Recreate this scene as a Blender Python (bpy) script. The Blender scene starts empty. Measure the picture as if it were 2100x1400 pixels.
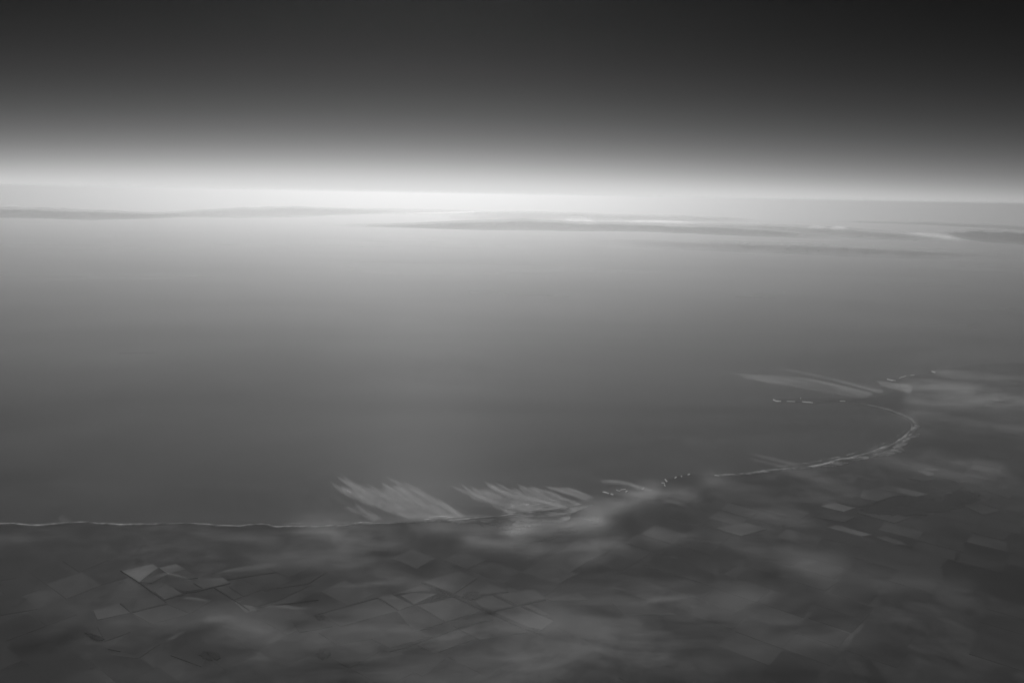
import bpy, math, random
import numpy as np
from mathutils import Vector, Matrix
from mathutils.geometry import delaunay_2d_cdt

random.seed(7)
rng = np.random.default_rng(11)
scene = bpy.context.scene
col = scene.collection

# ------------------------------------------------------------------ camera
R_EARTH = 16000000.0              # earth radius, enlarged so the horizon haze blends smoothly into the sky
H = 4500.0                       # flying height, metres
PITCH = -10.41                   # degrees below level
ROLL = 1.05
F_PX = 1633.0                    # 28 mm on 36 mm, photo 2100 px wide
cam_data = bpy.data.cameras.new('camera')
cam_data.lens = 28.0
cam_data.sensor_width = 36.0
cam_data.clip_start = 1.0
cam_data.clip_end = 2.0e6
cam = bpy.data.objects.new('camera', cam_data)
col.objects.link(cam)
cam_rot = Matrix.Rotation(math.radians(90 + PITCH), 3, 'X') @ Matrix.Rotation(math.radians(ROLL), 3, 'Z')
cam.matrix_world = Matrix.Translation((0, 0, H)) @ cam_rot.to_4x4()
scene.camera = cam
CR = np.array(cam_rot)

# ------------------------------------------------------------------ sky, sun, exposure
SUN_EL, SUN_AZ = 33.0, -7.0      # azimuth from +Y (the view), towards +X
world = bpy.data.worlds.new('World')
scene.world = world
world.use_nodes = True
wt = world.node_tree
for n in list(wt.nodes):
    wt.nodes.remove(n)


def N(t, kind, **kw):
    n = t.nodes.new(kind)
    for k, v in kw.items():
        if k.startswith('i_'):
            n.inputs[k[2:]].default_value = v
        else:
            setattr(n, k, v)
    return n


def math_node(t, op, a, b=None, c=None, clamp=False):
    n = t.nodes.new('ShaderNodeMath')
    n.operation = op
    n.use_clamp = clamp
    for i, v in enumerate((a, b, c)):
        if v is None:
            continue
        if isinstance(v, (int, float)):
            n.inputs[i].default_value = v
        else:
            t.links.new(v, n.inputs[i])
    return n.outputs[0]


SKY_STRENGTH = 0.10
SKY_GAIN, SKY_POW, SKY_CAP = 0.0031, 3.8, 7.5
SKY_DIP = 0.035
tc = N(wt, 'ShaderNodeTexCoord')
sp = N(wt, 'ShaderNodeSeparateXYZ')
wt.links.new(tc.outputs['Generated'], sp.inputs[0])
# seen from this height the sky goes on down to the dip of the horizon (1.4 degrees)
zz = math_node(wt, 'MAXIMUM', math_node(wt, 'ADD', sp.outputs[2], SKY_DIP), 0.001)
cb = N(wt, 'ShaderNodeCombineXYZ')
wt.links.new(sp.outputs[0], cb.inputs[0])
wt.links.new(sp.outputs[1], cb.inputs[1])
wt.links.new(zz, cb.inputs[2])
sky = N(wt, 'ShaderNodeTexSky', sky_type='NISHITA')
sky.sun_disc = False
sky.sun_elevation = math.radians(SUN_EL)
sky.sun_rotation = math.radians(SUN_AZ)
sky.altitude = H
sky.air_density = 1.0
sky.dust_density = 1.0
sky.ozone_density = 1.0
wt.links.new(cb.outputs[0], sky.inputs[0])
sc_ = N(wt, 'ShaderNodeSeparateColor')
wt.links.new(sky.outputs[0], sc_.inputs[0])
# black-and-white film behind a red filter
bw = math_node(wt, 'ADD', math_node(wt, 'MULTIPLY', sc_.outputs[0], 0.85), math_node(wt, 'MULTIPLY', sc_.outputs[1], 0.15))
bw = math_node(wt, 'SMOOTH_MIN', bw, SKY_CAP, 2.0)
bw = math_node(wt, 'MULTIPLY', math_node(wt, 'POWER', bw, SKY_POW), SKY_GAIN)
bg = N(wt, 'ShaderNodeBackground', i_Strength=SKY_STRENGTH)
wt.links.new(bw, bg.inputs[0])
wo = N(wt, 'ShaderNodeOutputWorld')
wt.links.new(bg.outputs[0], wo.inputs[0])

sun_data = bpy.data.lights.new('sun', 'SUN')
sun_data.energy = 5.0
sun_data.angle = math.radians(0.5)
sun_data.color = (1, 1, 1)       # the photograph is black and white
sun = bpy.data.objects.new('sun', sun_data)
col.objects.link(sun)
sd = Vector((math.sin(math.radians(SUN_AZ)) * math.cos(math.radians(SUN_EL)),
             math.cos(math.radians(SUN_AZ)) * math.cos(math.radians(SUN_EL)), math.sin(math.radians(SUN_EL))))
sun.rotation_euler = sd.to_track_quat('Z', 'Y').to_euler()
sun.location = (0, 0, H + 2000)

vs = scene.view_settings
vs.view_transform = 'Standard'
vs.look = 'None'
vs.exposure = 0.13
vs.gamma = 1.0
vs.use_curve_mapping = False
cy = scene.cycles
cy.max_bounces = 6
cy.diffuse_bounces = 2
cy.glossy_bounces = 2
cy.transmission_bounces = 2
cy.volume_bounces = 1
cy.sample_clamp_indirect = 1.0
cy.transparent_max_bounces = 24
cy.use_denoising = True
cy.denoiser = 'OPENIMAGEDENOISE'
cy.denoising_input_passes = 'RGB_ALBEDO_NORMAL'

HAZE_DENSITY = 18.0e-6
HAZE_ANISO = 0.85
HAZE_ALBEDO = 0.97


# ------------------------------------------------------------------ ground geometry helpers
def drop(x, y):
    return -(x * x + y * y) / (2 * R_EARTH)


def ray(px, py):
    """direction(s) of a photograph pixel (2100 x 1400)"""
    px = np.asarray(px, float)
    py = np.asarray(py, float)
    d = np.stack([(px - 1050) / F_PX, -(py - 700) / F_PX, -np.ones_like(px)], -1)
    return d @ CR.T


def gpt(px, py, elev=0.0):
    """point at height elev above the curved ground under a photograph pixel"""
    d = ray(px, py)
    a = (d[..., 0] ** 2 + d[..., 1] ** 2) / (2 * R_EARTH)
    b = d[..., 2]
    c = H - elev
    disc = np.maximum(b * b - 4 * a * c, 0)
    t = (-b - np.sqrt(disc)) / (2 * a)
    return np.stack([t * d[..., 0], t * d[..., 1], H + t * b], -1)


def to_px(P):
    q = (P - np.array([0, 0, H])) @ CR
    return 1050 + F_PX * q[..., 0] / -q[..., 2], 700 - F_PX * q[..., 1] / -q[..., 2]


_perm = rng.random((256, 256))


def vnoise(x, y):
    xi = np.floor(x).astype(int)
    yi = np.floor(y).astype(int)
    fx = x - xi
    fy = y - yi
    fx = fx * fx * (3 - 2 * fx)
    fy = fy * fy * (3 - 2 * fy)
    g = lambda i, j: _perm[(xi + i) % 256, (yi + j) % 256]
    return (g(0, 0) * (1 - fx) + g(1, 0) * fx) * (1 - fy) + (g(0, 1) * (1 - fx) + g(1, 1) * fx) * fy


def fbm(x, y, o=4):
    s = 0
    a = 0.5
    for k in range(o):
        s = s + a * vnoise(x * 2 ** k + 17.3 * k, y * 2 ** k + 5.1 * k)
        a *= 0.5
    return s / (1 - 0.5 ** o)


def sm(a, b, x):
    t = np.clip((x - a) / (b - a), 0, 1)
    return t * t * (3 - 2 * t)


def spline(pts, n):
    """Catmull-Rom through pts, n samples even in arc length"""
    P = np.asarray(pts, float)
    if len(P) == 2:
        t = np.linspace(0, 1, n)[:, None]
        return P[0] * (1 - t) + P[1] * t
    Q = np.vstack([2 * P[0] - P[1], P, 2 * P[-1] - P[-2]])
    out = []
    for i in range(1, len(Q) - 2):
        for t in np.linspace(0, 1, 24, endpoint=False):
            out.append(0.5 * (2 * Q[i] + (Q[i + 1] - Q[i - 1]) * t + (2 * Q[i - 1] - 5 * Q[i] + 4 * Q[i + 1] - Q[i + 2]) * t * t
                              + (3 * Q[i] - Q[i - 1] - 3 * Q[i + 1] + Q[i + 2]) * t ** 3))
    out.append(P[-1])
    out = np.array(out)
    s = np.r_[0, np.cumsum(np.hypot(*np.diff(out[:, :2], axis=0).T))]
    q = np.linspace(0, s[-1], n)
    return np.stack([np.interp(q, s, out[:, k]) for k in range(out.shape[1])], -1)


def make(name, verts, faces, mat, parent=None, attrs=None, smooth=True, uv=None, centre=True, **props):
    V = np.asarray(verts, float)
    c = np.zeros(3)
    if centre:
        lo, hi = V.min(0), V.max(0)
        c = np.array([(lo[0] + hi[0]) / 2, (lo[1] + hi[1]) / 2, lo[2]])
    me = bpy.data.meshes.new(name)
    me.from_pydata((V - c).tolist(), [], [tuple(int(k) for k in f) for f in faces])
    if attrs:
        for k, v in attrs.items():
            v = np.asarray(v, float)
            if v.ndim == 1:
                a = me.attributes.new(k, 'FLOAT', 'POINT')
                a.data.foreach_set('value', v.astype(np.float32))
            else:
                a = me.attributes.new(k, 'FLOAT_VECTOR', 'POINT')
                a.data.foreach_set('vector', v.astype(np.float32).ravel())
    if smooth:
        me.polygons.foreach_set('use_smooth', [True] * len(me.polygons))
    if mat:
        me.materials.append(mat)
    me.update()
    o = bpy.data.objects.new(name, me)
    col.objects.link(o)
    if parent is not None:
        o.parent = parent
        o.location = Vector(c) - parent.matrix_world.translation if False else Vector(c) - parent.location
    else:
        o.location = c
    for k, v in props.items():
        o[k] = v
    return o


def grid_faces(n, m, off=0, flip=False):
    f = []
    for i in range(n - 1):
        for j in range(m - 1):
            a = off + i * m + j
            q = (a, a + 1, a + m + 1, a + m)
            f.append(q[::-1] if flip else q)
    return f


def slab(top, bot):
    """closed slab out of two n x m grids; returns verts, faces"""
    n, m = top.shape[:2]
    V = np.vstack([top.reshape(-1, 3), bot.reshape(-1, 3)])
    o = n * m
    F = grid_faces(n, m) + grid_faces(n, m, o, True)
    rim = [(i, 0) for i in range(n)] + [(n - 1, j) for j in range(1, m)] + [(i, m - 1) for i in range(n - 2, -1, -1)] + [(0, j) for j in range(m - 2, 0, -1)]
    idx = [i * m + j for i, j in rim]
    for a, b in zip(idx, idx[1:] + idx[:1]):
        F.append((a, b, b + o, a + o))
    return V, F


# ------------------------------------------------------------------ materials
def mat_new(name):
    m = bpy.data.materials.new(name)
    m.use_nodes = True
    t = m.node_tree
    for n in list(t.nodes):
        t.nodes.remove(n)
    out = N(t, 'ShaderNodeOutputMaterial')
    return m, t, out


def noise(t, vec, scale, detail=5, rough=0.55, dist=0.0, sx=1, sy=1, sz=1, rot=0.0):
    mp = N(t, 'ShaderNodeMapping')
    mp.inputs['Scale'].default_value = (sx, sy, sz)
    mp.inputs['Rotation'].default_value = (0, 0, rot)
    t.links.new(vec, mp.inputs[0])
    n = N(t, 'ShaderNodeTexNoise')
    n.inputs['Scale'].default_value = scale
    n.inputs['Detail'].default_value = detail
    n.inputs['Roughness'].default_value = rough
    n.inputs['Distortion'].default_value = dist
    t.links.new(mp.outputs[0], n.inputs['Vector'])
    return n.outputs[0]


def remap(t, x, a, b, c=0.0, d=1.0, smooth=False):
    n = N(t, 'ShaderNodeMapRange')
    n.interpolation_type = 'SMOOTHSTEP' if smooth else 'LINEAR'
    n.clamp = True
    for k, v in zip(('From Min', 'From Max', 'To Min', 'To Max'), (a, b, c, d)):
        if isinstance(v, (int, float)):
            n.inputs[k].default_value = v
        else:
            t.links.new(v, n.inputs[k])
    t.links.new(x, n.inputs['Value'])
    return n.outputs['Result']


def world_pos(t):
    return N(t, 'ShaderNodeNewGeometry').outputs['Position']


def attr(t, name):
    n = N(t, 'ShaderNodeAttribute')
    n.attribute_name = name
    return n


def grey(t, v):
    c = N(t, 'ShaderNodeCombineColor')
    for i in range(3):
        t.links.new(v, c.inputs[i])
    return c.outputs[0]


def diffuse_mat(name, val_fn, rough=1.0, spec=0.0):
    m, t, out = mat_new(name)
    p = N(t, 'ShaderNodeBsdfPrincipled')
    p.inputs['Roughness'].default_value = rough
    p.inputs['Specular IOR Level'].default_value = spec
    v = val_fn(t)
    t.links.new(grey(t, v), p.inputs['Base Color'])
    t.links.new(p.outputs[0], out.inputs[0])
    return m


def cloud_mat(name, alpha_fn, bright=0.85, trans=0.5):
    m, t, out = mat_new(name)
    d = N(t, 'ShaderNodeBsdfDiffuse')
    d.inputs[0].default_value = (bright,) * 3 + (1,)
    tr = N(t, 'ShaderNodeBsdfTranslucent')
    tr.inputs[0].default_value = (bright,) * 3 + (1,)
    mx = N(t, 'ShaderNodeMixShader')
    mx.inputs[0].default_value = trans
    t.links.new(d.outputs[0], mx.inputs[1])
    t.links.new(tr.outputs[0], mx.inputs[2])
    tp = N(t, 'ShaderNodeBsdfTransparent')
    m2 = N(t, 'ShaderNodeMixShader')
    t.links.new(alpha_fn(t), m2.inputs[0])
    t.links.new(tp.outputs[0], m2.inputs[1])
    t.links.new(mx.outputs[0], m2.inputs[2])
    t.links.new(m2.outputs[0], out.inputs[0])
    return m


GRID_ROT = 0.0


def land_val(t):
    P = world_pos(t)
    a = noise(t, P, 1 / 2600, 6, 0.6, 0.6)
    b = noise(t, P, 1 / 420, 5, 0.62, 0.5)
    c = noise(t, P, 1 / 90, 3, 0.6)
    v = remap(t, a, 0.37, 0.63, 0.002, 0.021)
    v = math_node(t, 'MULTIPLY', v, remap(t, b, 0.34, 0.66, 0.35, 1.7))
    v = math_node(t, 'MULTIPLY', v, remap(t, c, 0.3, 0.7, 0.85, 1.15))
    # faint paddocks too far off to tell apart
    mp = N(t, 'ShaderNodeMapping')
    mp.inputs['Rotation'].default_value = (0, 0, GRID_ROT)
    t.links.new(P, mp.inputs[0])
    br = N(t, 'ShaderNodeTexBrick')
    br.inputs['Color1'].default_value = (0.7, 0.7, 0.7, 1)
    br.inputs['Color2'].default_value = (1.6, 1.6, 1.6, 1)
    br.inputs['Mortar'].default_value = (0.7, 0.7, 0.7, 1)
    br.inputs['Scale'].default_value = 1 / 1400
    br.inputs['Mortar Size'].default_value = 0.012
    br.inputs['Brick Width'].default_value = 0.8
    br.inputs['Row Height'].default_value = 0.45
    t.links.new(mp.outputs[0], br.inputs[0])
    k = remap(t, noise(t, P, 1 / 7000, 2, 0.5), 0.42, 0.62, 0.0, 0.55)
    mixv = math_node(t, 'ADD', 1.0, math_node(t, 'MULTIPLY', k, math_node(t, 'SUBTRACT', br.outputs[0], 1.0)))
    return math_node(t, 'MULTIPLY', v, mixv)


M_LAND = diffuse_mat('paddock_ground', land_val)


def field_mat(name, base, contrast=0.35):
    def f(t):
        P = world_pos(t)
        a = noise(t, P, 1 / 500, 5, 0.6, 0.5)
        r = N(t, 'ShaderNodeObjectInfo').outputs['Random']
        b = noise(t, P, 1 / 60, 2, 0.5, 0, sx=1, sy=0.15, rot=GRID_ROT)
        v = remap(t, a, 0.3, 0.7, base * (1 - contrast), base * (1 + contrast))
        v = math_node(t, 'MULTIPLY', v, remap(t, r, 0, 1, 0.8, 1.2))
        v = math_node(t, 'MULTIPLY', v, remap(t, noise(t, P, 1 / 1500, 4, 0.6, 0.6), 0.32, 0.66, 0.45, 1.25))
        return math_node(t, 'MULTIPLY', v, remap(t, b, 0.3, 0.7, 0.93, 1.07))
    return diffuse_mat(name, f)


M_F = {1: field_mat('dry_stubble', 0.058), 2: field_mat('pasture', 0.032), 3: field_mat('rough_grazing', 0.019), 4: field_mat('faint_paddock', 0.015), 5: field_mat('faint_pale_paddock', 0.029), 0: field_mat('scrub_strip', 0.005, 0.4)}


def sand_val(t):
    P = world_pos(t)
    k = math_node(t, 'ADD', math_node(t, 'MULTIPLY', noise(t, P, 1 / 90, 4, 0.6), 0.5), math_node(t, 'MULTIPLY', noise(t, P, 1 / 520, 3, 0.6), 0.5))
    return remap(t, k, 0.42, 0.62, 0.012, 0.17)


M_SAND = diffuse_mat('pale_sand', sand_val)


def dune_alpha_mat():
    def f(t):
        P = world_pos(t)
        a = noise(t, P, 1 / 230, 6, 0.7, 0.8, sx=0.6)
        return remap(t, a, 0.42, 0.62, 0.02, 0.17)
    return diffuse_mat('dune_sand_and_scrub', f)


M_DUNE = dune_alpha_mat()
M_SCRUB = diffuse_mat('dark_scrub', lambda t: remap(t, noise(t, world_pos(t), 1 / 130, 5, 0.65), 0.58, 0.75, 0.01, 0.12))
M_WOOD = diffuse_mat('dark_woodland', lambda t: remap(t, noise(t, world_pos(t), 1 / 60, 4, 0.6), 0.3, 0.7, 0.003, 0.008))
M_HEAD = diffuse_mat('headland_heath', lambda t: remap(t, noise(t, world_pos(t), 1 / 200, 4, 0.6), 0.3, 0.7, 0.006, 0.02))
M_ROCK = diffuse_mat('white_limestone', lambda t: remap(t, noise(t, world_pos(t), 1 / 30, 3, 0.6), 0.3, 0.7, 0.3, 0.55))

# sea
m, t, out = mat_new('sea_water')
p = N(t, 'ShaderNodeBsdfPrincipled')
P = world_pos(t)
p.inputs['IOR'].default_value = 1.33
p.inputs['Specular IOR Level'].default_value = 0.005     # almost no reflection, keeps sun glint and mirrored clouds off the water
t.links.new(remap(t, noise(t, P, 1 / 9000, 5, 0.55, 0.4, sx=0.35, sy=1), 0.3, 0.7, 0.25, 0.35), p.inputs['Roughness'])
t.links.new(grey(t, remap(t, noise(t, P, 1 / 7000, 6, 0.6, 0.7, sx=0.45), 0.34, 0.66, 0.001, 0.030)), p.inputs['Base Color'])  # broad uneven haze bands over the water, put into its base colour
t.links.new(p.outputs[0], out.inputs[0])
M_SEA = m


# foam: white broken lines
def foam_alpha(t):
    f = attr(t, 'flow').outputs['Vector']
    e = attr(t, 'dens').outputs['Fac']
    n = noise(t, f, 1.0, 5, 0.65, 0.3)
    return math_node(t, 'MULTIPLY', remap(t, math_node(t, 'ADD', n, math_node(t, 'MULTIPLY', math_node(t, 'SUBTRACT', e, 1.0), 0.35)), 0.44, 0.68, 0, 1), 0.42)


M_FOAM = cloud_mat('white_foam', foam_alpha, 0.8, 0.0)


M_FOAM_STRONG = cloud_mat('bright_foam', lambda t: math_node(t, 'MULTIPLY', foam_alpha(t), 1.7, clamp=True), 0.8, 0.0)


# streaky cloud: 'flow' = (along, across) in streak widths, 'dens' = how solid the cloud is there
def streak_alpha(amp, lo=0.36, hi=0.70):
    def f(t):
        fl = attr(t, 'flow').outputs['Vector']
        e = attr(t, 'dens').outputs['Fac']
        n1 = noise(t, fl, 1.0, 4, 0.55, 0.25)
        n2 = noise(t, fl, 2.1, 5, 0.7, 0.5)
        s = math_node(t, 'ADD', math_node(t, 'MULTIPLY', n1, 0.42), math_node(t, 'MULTIPLY', n2, 0.58))
        k = remap(t, math_node(t, 'ADD', s, math_node(t, 'MULTIPLY', math_node(t, 'SUBTRACT', e, 1.0), 0.5)), lo, hi, 0, 1)
        return math_node(t, 'MULTIPLY', k, amp)
    return f


M_STREAK = cloud_mat('streaky_thin_cloud', streak_alpha(0.44, 0.37, 0.74))
M_STREAK_FAR = cloud_mat('streaky_far_cloud', streak_alpha(0.30, 0.38, 0.74))
M_WISP = cloud_mat('soft_wisp_cloud', streak_alpha(0.11, 0.18, 0.8))


def veil_alpha(t):
    P = world_pos(t)
    e = attr(t, 'dens').outputs['Fac']
    n1 = noise(t, P, 1 / 1300, 7, 0.6, 1.2, sx=0.55, sy=1.0, rot=math.radians(-22))
    n2 = noise(t, P, 1 / 260, 5, 0.62, 0.8, sx=0.35, sy=1.0, rot=math.radians(-22))
    s = math_node(t, 'ADD', math_node(t, 'MULTIPLY', n1, 0.58), math_node(t, 'MULTIPLY', n2, 0.42))
    k = math_node(t, 'MULTIPLY', e, remap(t, s, 0.37, 0.60, 0.04, 1.7))
    return math_node(t, 'MULTIPLY', k, 0.13, clamp=True)


M_VEIL = cloud_mat('thin_cloud_veil', veil_alpha)


def bank_alpha(t):
    f = attr(t, 'flow').outputs['Vector']
    e = attr(t, 'dens').outputs['Fac']
    n = noise(t, f, 1.0, 5, 0.6, 0.4)
    return math_node(t, 'MULTIPLY', e, remap(t, n, 0.28, 0.6, 0.45, 1.0), clamp=True)


M_BANK = cloud_mat('cloud_bank', bank_alpha, 0.55, 0.0)  # shade of the backlit banks put into a greyer cloud colour
M_BANK_PALE = cloud_mat('sunlit_cloud', bank_alpha, 1.0, 0.75)  # sunlight on puffs and cloud tops put into a whiter colour

# ------------------------------------------------------------------ sea
rad = np.r_[0.0, np.geomspace(1500, 420000, 170)]
naz = 240
az = np.linspace(0, 2 * math.pi, naz, endpoint=False)
V = [(0, 0, 0)]
for r in rad[1:]:
    for a in az:
        V.append((r * math.sin(a), r * math.cos(a), -r * r / (2 * R_EARTH)))
F = [(0, 1 + (j + 1) % naz, 1 + j) for j in range(naz)]
for i in range(len(rad) - 2):
    for j in range(naz):
        a, b = 1 + i * naz + j, 1 + i * naz + (j + 1) % naz
        F.append((a, b, b + naz, a + naz))
sea = make('sea', V, F, M_SEA, centre=False, kind='structure', label='calm grey sea reaching to the hazy horizon')

# ------------------------------------------------------------------ land
COAST = [(-900, 1090), (-600, 1083), (-300, 1079), (-120, 1076), (0, 1075), (33, 1074), (60, 1078), (90, 1078), (133, 1074), (173, 1071), (213, 1074),
         (267, 1075), (333, 1076), (400, 1075), (450, 1078), (493, 1079), (513, 1075), (547, 1075), (567, 1081), (617, 1079),
         (667, 1079), (700, 1080), (743, 1077), (814, 1073), (860, 1071), (904, 1068), (957, 1065), (993, 1062), (1046, 1056), (1100, 1050),
         (1154, 1042), (1185, 1036), (1200, 1033), (1215, 1026), (1234, 1021), (1248, 1019), (1262, 1016), (1272, 1010), (1286, 1008.5), (1302, 1007), (1316, 1004),
         (1322, 1001), (1340, 1000), (1358, 998), (1364, 995), (1360, 990), (1366, 986), (1384, 980.5), (1398, 977), (1414, 974), (1440, 975.5), (1468, 976), (1508, 973), (1556, 968), (1594, 962), (1650, 957),
         (1693, 949.5), (1740, 940), (1787, 927), (1821, 914), (1851, 899), (1868, 885), (1873, 880), (1873, 873), (1868, 866), (1857, 857), (1833, 847),
         (1800, 837), (1767, 829), (1745, 825), (1720, 823.5), (1690, 826), (1667, 827), (1647, 824.5), (1630, 824), (1613, 823), (1597, 823),
         (1585, 819.5), (1600, 818.6), (1620, 818.6), (1640, 817), (1665, 818), (1700, 817.5), (1733, 818.5), (1767, 818), (1800, 815), (1822, 809), (1838, 800), (1847, 790),
         (1843, 784), (1830, 781), (1820, 778), (1843, 776), (1863, 771), (1893, 768.5), (1908, 763), (1912, 765), (1930, 758), (1953, 755), (2000, 748.5), (2067, 745.5),
         (2100, 745), (2200, 741), (2400, 733), (2700, 722)]


def jitter_line(pts, amp=1.0, step=5.0):
    """a wandering line through pts (photo pixels), finer than the traced points"""
    P = np.array(pts, float)
    out = [P[0]]
    for a, b in zip(P[:-1], P[1:]):
        L = np.hypot(*(b - a))
        n = max(1, int(L / step))
        for k in range(1, n + 1):
            q = a + (b - a) * k / n
            w = amp if k < n else 0
            out.append(q + np.array([0, (vnoise(np.array(q[0] / 14.0), np.array(q[1] / 9.0)) - 0.5) * w + (vnoise(np.array(q[0] / 4.3), np.array(q[1] / 5.0 + 40)) - 0.5) * w * 0.7]))
    return np.array(out)


LAND_Z = 14.0
coast_px = jitter_line(COAST, 1.6)
coast_g = gpt(coast_px[:, 0], coast_px[:, 1], 0.0)[:, :2]


def land_elev(x, y):
    return LAND_Z + 10 * fbm(x / 5200 + 40, y / 5200 + 40, 2)


ring = [tuple(p) for p in coast_g] + [(95000, 60000), (95000, -15000), (-60000, -15000), (-60000, coast_g[0, 1] - 500)]


def inside(poly, x, y):
    poly = np.asarray(poly)
    c = np.zeros(x.shape, bool)
    x1, y1 = poly[:, 0], poly[:, 1]
    x2, y2 = np.roll(x1, -1), np.roll(y1, -1)
    for a, b, c_, d in zip(x1, y1, x2, y2):
        cond = ((b > y) != (d > y))
        with np.errstate(divide='ignore', invalid='ignore'):
            xx = (c_ - a) * (y - b) / (d - b) + a
        c ^= cond & (x < xx)
    return c


gx, gy = np.meshgrid(np.arange(-59000, 94500, 900), np.arange(-14000, 60000, 900))
gx = gx + (gy / 900 % 2) * 450
keep = inside(ring, gx, gy) & (np.hypot(gx, gy) < 90000)
pts = [Vector(p) for p in ring] + [Vector((a, b)) for a, b in zip(gx[keep], gy[keep])]
nring = len(ring)
res = delaunay_2d_cdt(pts, [], [list(range(nring))], 1, 0.5)
lv = np.array([(v.x, v.y) for v in res[0]])
lz = land_elev(lv[:, 0], lv[:, 1]) + drop(lv[:, 0], lv[:, 1])
V = np.c_[lv, lz]
F = [list(f) for f in res[2]]
from collections import Counter
ec = Counter()
for f in F:
    for a, b in zip(f, f[1:] + f[:1]):
        ec[(min(a, b), max(a, b))] += 1
rim = [e for e, c in ec.items() if c == 1]
nv = len(V)
low = {}
extra = []
for a, b in rim:
    for q in (a, b):
        if q not in low:
            low[q] = nv + len(extra)
            extra.append((V[q, 0], V[q, 1], drop(V[q, 0], V[q, 1]) - 25))
    F.append([a, b, low[b], low[a]])
V = np.vstack([V, extra])
land = make('farmland', V, F, M_LAND, centre=False, smooth=False, kind='structure', label='dark coastal farmland under thin drifting cloud')


def drape(px, py, lift):
    """ground points draped on the land, lift metres above it"""
    g = gpt(px, py, LAND_Z + 5)
    x, y = g[..., 0], g[..., 1]
    return np.stack([x, y, land_elev(x, y) + drop(x, y) + lift], -1)


# fields: photo-pixel corners traced at three places, tone class
def reg(ox, oy, s, quads):
    return [([(ox + x / s, oy + y / s) for x, y in q], tone) for q, tone in quads]


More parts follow.
